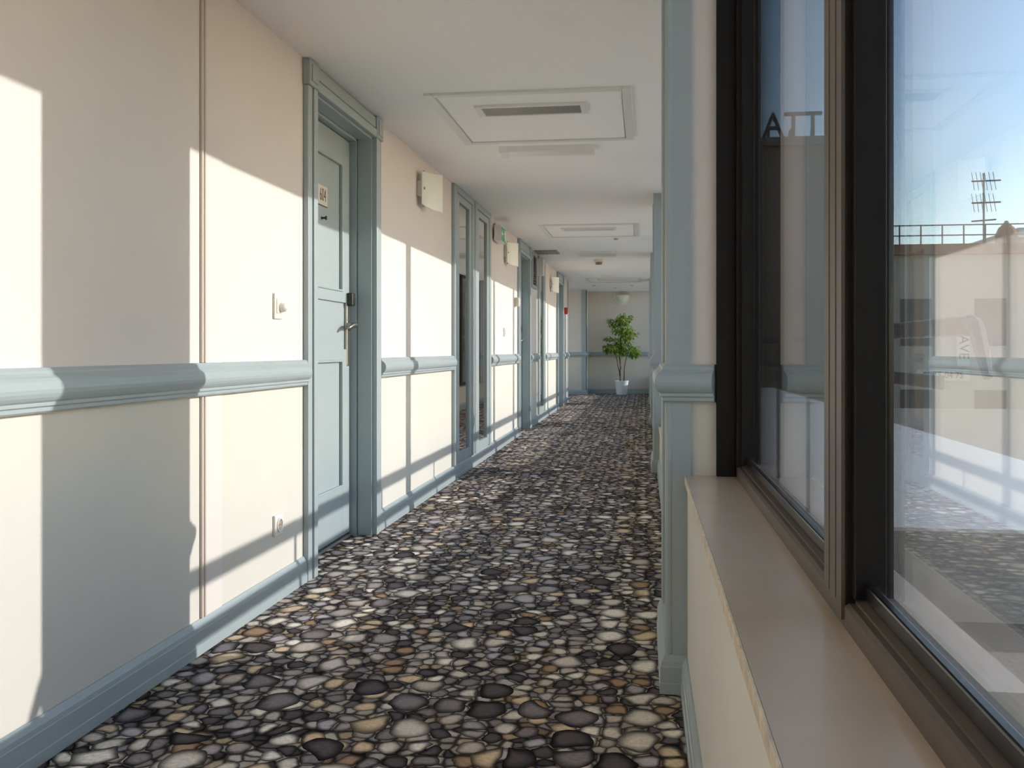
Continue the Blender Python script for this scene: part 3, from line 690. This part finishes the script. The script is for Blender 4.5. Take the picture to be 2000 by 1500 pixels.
clusters = [(0.06, 0.0, 1.72, 0.17, 0.12, 90), (-0.17, 0.0, 1.63, 0.15, 0.10, 70), (0.0, 0.0, 1.48, 0.22, 0.15, 120), (0.20, 0.0, 1.38, 0.15, 0.13, 70), (-0.26, 0.0, 1.26, 0.14, 0.06, 40),
            (-0.20, 0.0, 1.05, 0.20, 0.12, 110), (0.05, 0.0, 1.18, 0.18, 0.16, 100), (0.20, 0.0, 0.98, 0.19, 0.14, 120), (-0.05, -0.05, 1.0, 0.14, 0.12, 50), (0.30, 0, 0.93, 0.10, 0.10, 40), (-0.34, 0, 1.02, 0.08, 0.08, 30)]
for cx, cy, cz, rx, rz, n in clusters:
    for _ in range(int(n * 1.7)):
        while True:
            p = Vector((rnd.uniform(-1, 1), rnd.uniform(-1, 1), rnd.uniform(-1, 1)))
            if p.length < 1: break
        c = Vector((PX + cx + p.x * rx, PY + cy + p.y * min(rx, 0.2), cz + p.z * rz))
        d = Vector((p.x + rnd.uniform(-.5, .5), p.y + rnd.uniform(-.5, .5), rnd.uniform(-1.0, 0.15))).normalized()
        w = d.cross(Vector((rnd.uniform(-.4, .4), rnd.uniform(-.4, .4), 1))).normalized(); nn = w.cross(d)
        ln, wd = rnd.uniform(0.06, 0.095), rnd.uniform(0.014, 0.021)
        pts = [c, c + d * ln * .35 + w * wd + nn * .006, c + d * ln * .75 + w * wd * .7, c + d * ln - nn * .01, c + d * ln * .75 - w * wd * .7, c + d * ln * .35 - w * wd + nn * .006]
        mid = [c + d * ln * .35 - nn * .004, c + d * ln * .75 - nn * .005]
        v = [b_.verts.new(q) for q in pts]; mm = [b_.verts.new(q) for q in mid]
        b_.faces.new((v[0], v[1], mm[0])); b_.faces.new((v[0], mm[0], v[5])); b_.faces.new((v[1], v[2], mm[1], mm[0])); b_.faces.new((v[5], mm[0], mm[1], v[4])); b_.faces.new((v[2], v[3], mm[1])); b_.faces.new((v[4], mm[1], v[3]))
me = bpy.data.meshes.new('foliage'); b_.to_mesh(me); b_.free(); me.materials.append(LEAF)
o = bpy.data.objects.new('foliage', me); COL.objects.link(o); o['kind'] = 'stuff'; put(o, t)

# ------------------------------------------------------------------ outside: terrace, railing, roofs, city
bm = bmesh.new(); box(bm, 0.345, 1.15, 3.0, 26, -0.5, -0.02); o = obj('terrace_slab', bm, CONC); structure(o)
bm = bmesh.new(); box(bm, 0.345, 3.4, 5.6, 26, -0.02, 0.0); structure(obj('bounce_paving', bm, mat('bounce_white', (0.80, 0.78, 0.74), 0.8, var=0.04, vscale=3)))  # pale paving added to bounce sunlight up onto the ceiling
bm = bmesh.new(); box(bm, 1.15, 3.4, 5.6, 26, -0.52, -0.02); structure(obj('bounce_paving_base', bm, CONC))  # base under the added bounce paving
bm = bmesh.new(); box(bm, 0.345, 14, -14, 26, -0.75, -0.52); o = obj('gravel_roof', bm, GRAVEL); structure(o)
bm = bmesh.new(); box(bm, -250, 260, -60, 330, -20.2, -20.0); structure(obj('city_ground', bm, CITY))
RX = 1.0
t = empty('terrace_railing', (RX, 3.1, -0.02)); tag(t, 'metal terrace railing outside the windows casting shadow lines on wall', 'railing')
b_ = bmesh.new(); box(b_, RX - 0.02, RX + 0.02, 3.07, 22.5, 1.045, 1.108, 0.006); put(obj('top_rail', b_, RAILM), t)
b_ = bmesh.new(); box(b_, RX - 0.015, RX + 0.015, 3.4, 22.5, 0.865, 0.915, 0.004); put(obj('lower_rail', b_, RAILM), t)
b_ = bmesh.new(); tube(b_, [(RX, 3.09, 1.085), (RX, 3.05, 1.07), (RX, 3.0, 1.0), (RX, 2.95, 0.92)], [0.028, 0.026, 0.024, 0.014], 8); put(obj('rail_end', b_, RAILM), t)
me = None
for i in range(13):
    if me is None:
        b_ = bmesh.new(); box(b_, -0.010, 0.010, -0.010, 0.010, -0.02, 1.05); o = obj('post', b_, RAILM); me = o.data
    else:
        o = bpy.data.objects.new('post', me); COL.objects.link(o)
    o.location = (RX, 4.70 + i * 1.333, 0); put(o, t)

def building(name, x0, x1, y0, y1, ztop, m, label, win=True, roof=None):
    t = empty(name, ((x0 + x1) / 2, (y0 + y1) / 2, -20)); tag(t, label, 'building')
    b_ = bmesh.new(); box(b_, x0, x1, y0, y1, -20, ztop); put(obj('walls', b_, m), t)
    b_ = bmesh.new(); box(b_, x0 - 0.25, x1 + 0.25, y0 - 0.25, y1 + 0.25, ztop, ztop + 0.35); put(obj('cornice', b_, roof or m), t)
    if win:
        me = None
        zz = ztop - 2.3
        while zz > -6:
            nx = max(2, int((x1 - x0) / 2.4))
            for k in range(nx):
                xx = x0 + (x1 - x0) * (k + 0.5) / nx
                if me is None:
                    b_ = bmesh.new(); box(b_, -0.5, 0.5, -0.04, 0.04, -0.8, 0.8); o = obj('window', b_, WGLASS); me = o.data
                else:
                    o = bpy.data.objects.new('window', me); COL.objects.link(o)
                o.location = (xx, y0 - 0.01, zz); put(o, t)
            zz -= 3.1
    return t
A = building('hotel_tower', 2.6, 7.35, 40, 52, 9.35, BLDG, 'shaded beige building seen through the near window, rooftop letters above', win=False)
mw = Matrix.Translation((6.15, 41, 10.42)) @ Matrix.Rotation(PI / 2, 4, 'X')
sg = empty('rooftop_letters', (5.5, 41, 9.7)); tag(sg, 'dark rooftop letters ATT standing on the shaded building', 'sign')
o = text_mesh('letters', 'ATT', 1.45, 0.10, LETT, sg, mw, sx=0.9)
b_ = bmesh.new(); box(b_, 4.9, 7.3, 40.95, 41.05, 9.7, 9.9)
for xx in (5.2, 6.1, 7.0): box(b_, xx - 0.04, xx + 0.04, 41.05, 41.5, 9.7, 10.3)
put(obj('sign_frame', b_, LETT), sg)
C1 = building('apartment_block', 8.0, 12.8, 34, 44, 4.25, BLDG2, 'cream apartment block with roof railing seen through the right pane', win=True, roof=ROOF)
C2 = building('stair_tower', 13.4, 15.8, 36, 44, 5.0, BLDG3, 'pale stair tower with flat overhanging roof, right of the antenna', win=False)
C3 = building('low_house', 16.5, 30, 36, 46, 3.7, BLDG2, 'low tiled house right of the stair tower', win=True, roof=ROOF)
C4 = building('distant_block', -12, 1.6, 60, 75, 4.0, BLDG2, 'distant low block straight beyond the corridor end', win=True)
# roof railing on the apartment block
t = empty('roof_railing', (10.5, 34.3, 4.6)); tag(t, 'thin roof railing along the cream apartment block', 'railing')
for z in (4.95, 5.3):
    b_ = bmesh.new(); box(b_, 8.0, 13.0, 34.28, 34.32, z - 0.02, z + 0.02); put(obj('rail', b_, RAILM), t)
me = None
for i in range(8):
    if me is None:
        b_ = bmesh.new(); box(b_, -0.02, 0.02, -0.02, 0.02, 0, 0.72); o = obj('post', b_, RAILM); me = o.data
    else:
        o = bpy.data.objects.new('post', me); COL.objects.link(o)
    o.location = (8.05 + i * 0.7, 34.3, 4.6); put(o, t)
# antenna mast
t = empty('tv_antenna', (11.6, 34.6, 4.6)); tag(t, 'rooftop television antenna mast with two yagi arrays', 'antenna')
b_ = bmesh.new(); tube(b_, [(11.6, 34.6, 4.6), (11.6, 34.6, 7.1)], 0.035, 8); put(obj('mast', b_, RAILM), t)
for z in (6.85, 6.1):
    b_ = bmesh.new(); tube(b_, [(11.2, 34.6, z - 0.02), (12.15, 34.6, z)], 0.03, 6)
    for k in range(6):
        xx = 11.25 + k * 0.14
        tube(b_, [(xx, 34.45, z - 0.35), (xx, 34.75, z + 0.32)], 0.012, 5)
    put(obj('yagi', b_, RAILM), t)
b_ = bmesh.new(); tube(b_, [(11.2, 34.6, 5.45), (12.0, 34.6, 5.5)], 0.03, 6); put(obj('crossbar', b_, RAILM), t)
# domed chimney
t = empty('chimney', (12.75, 35, 4.6)); tag(t, 'small domed chimney between antenna and stair tower', 'chimney')
b_ = bmesh.new(); box(b_, 12.2, 12.75, 34.7, 35.3, 4.62, 4.95); put(obj('stack', b_, BLDG), t)
b_ = bmesh.new(); lathe(b_, [(0.36, 4.95), (0.34, 5.05), (0.26, 5.25), (0.10, 5.40), (0.05, 5.5), (0, 5.5)], (12.475, 35, 0), 'z', 16); put(obj('cap', b_, ROOF), t)
# sign on the apartment block
t = empty('shop_sign', (9.9, 33.9, 0.9)); tag(t, 'white sign panel with AVE lettering and phone number on the cream block', 'sign')
b_ = bmesh.new(); box(b_, 9.2, 10.9, 33.86, 33.96, -0.05, 0.35); put(obj('number_board', b_, BLDG3), t)
b_ = bmesh.new(); box(b_, 10.5, 10.9, 33.86, 33.96, 0.45, 1.75); put(obj('name_board', b_, BLDG3), t)
RXm = Matrix.Rotation(PI / 2, 4, 'X')
text_mesh('number_text', '89 15 04 75', 0.30, 0.01, INK, t, Matrix.Translation((10.05, 33.84, 0.15)) @ RXm, sx=0.9)
text_mesh('name_text', 'AVE', 0.46, 0.01, INK, t, Matrix.Translation((10.7, 33.84, 1.1)) @ RXm @ Matrix.Rotation(-PI / 2, 4, 'Z'), sx=1.0)
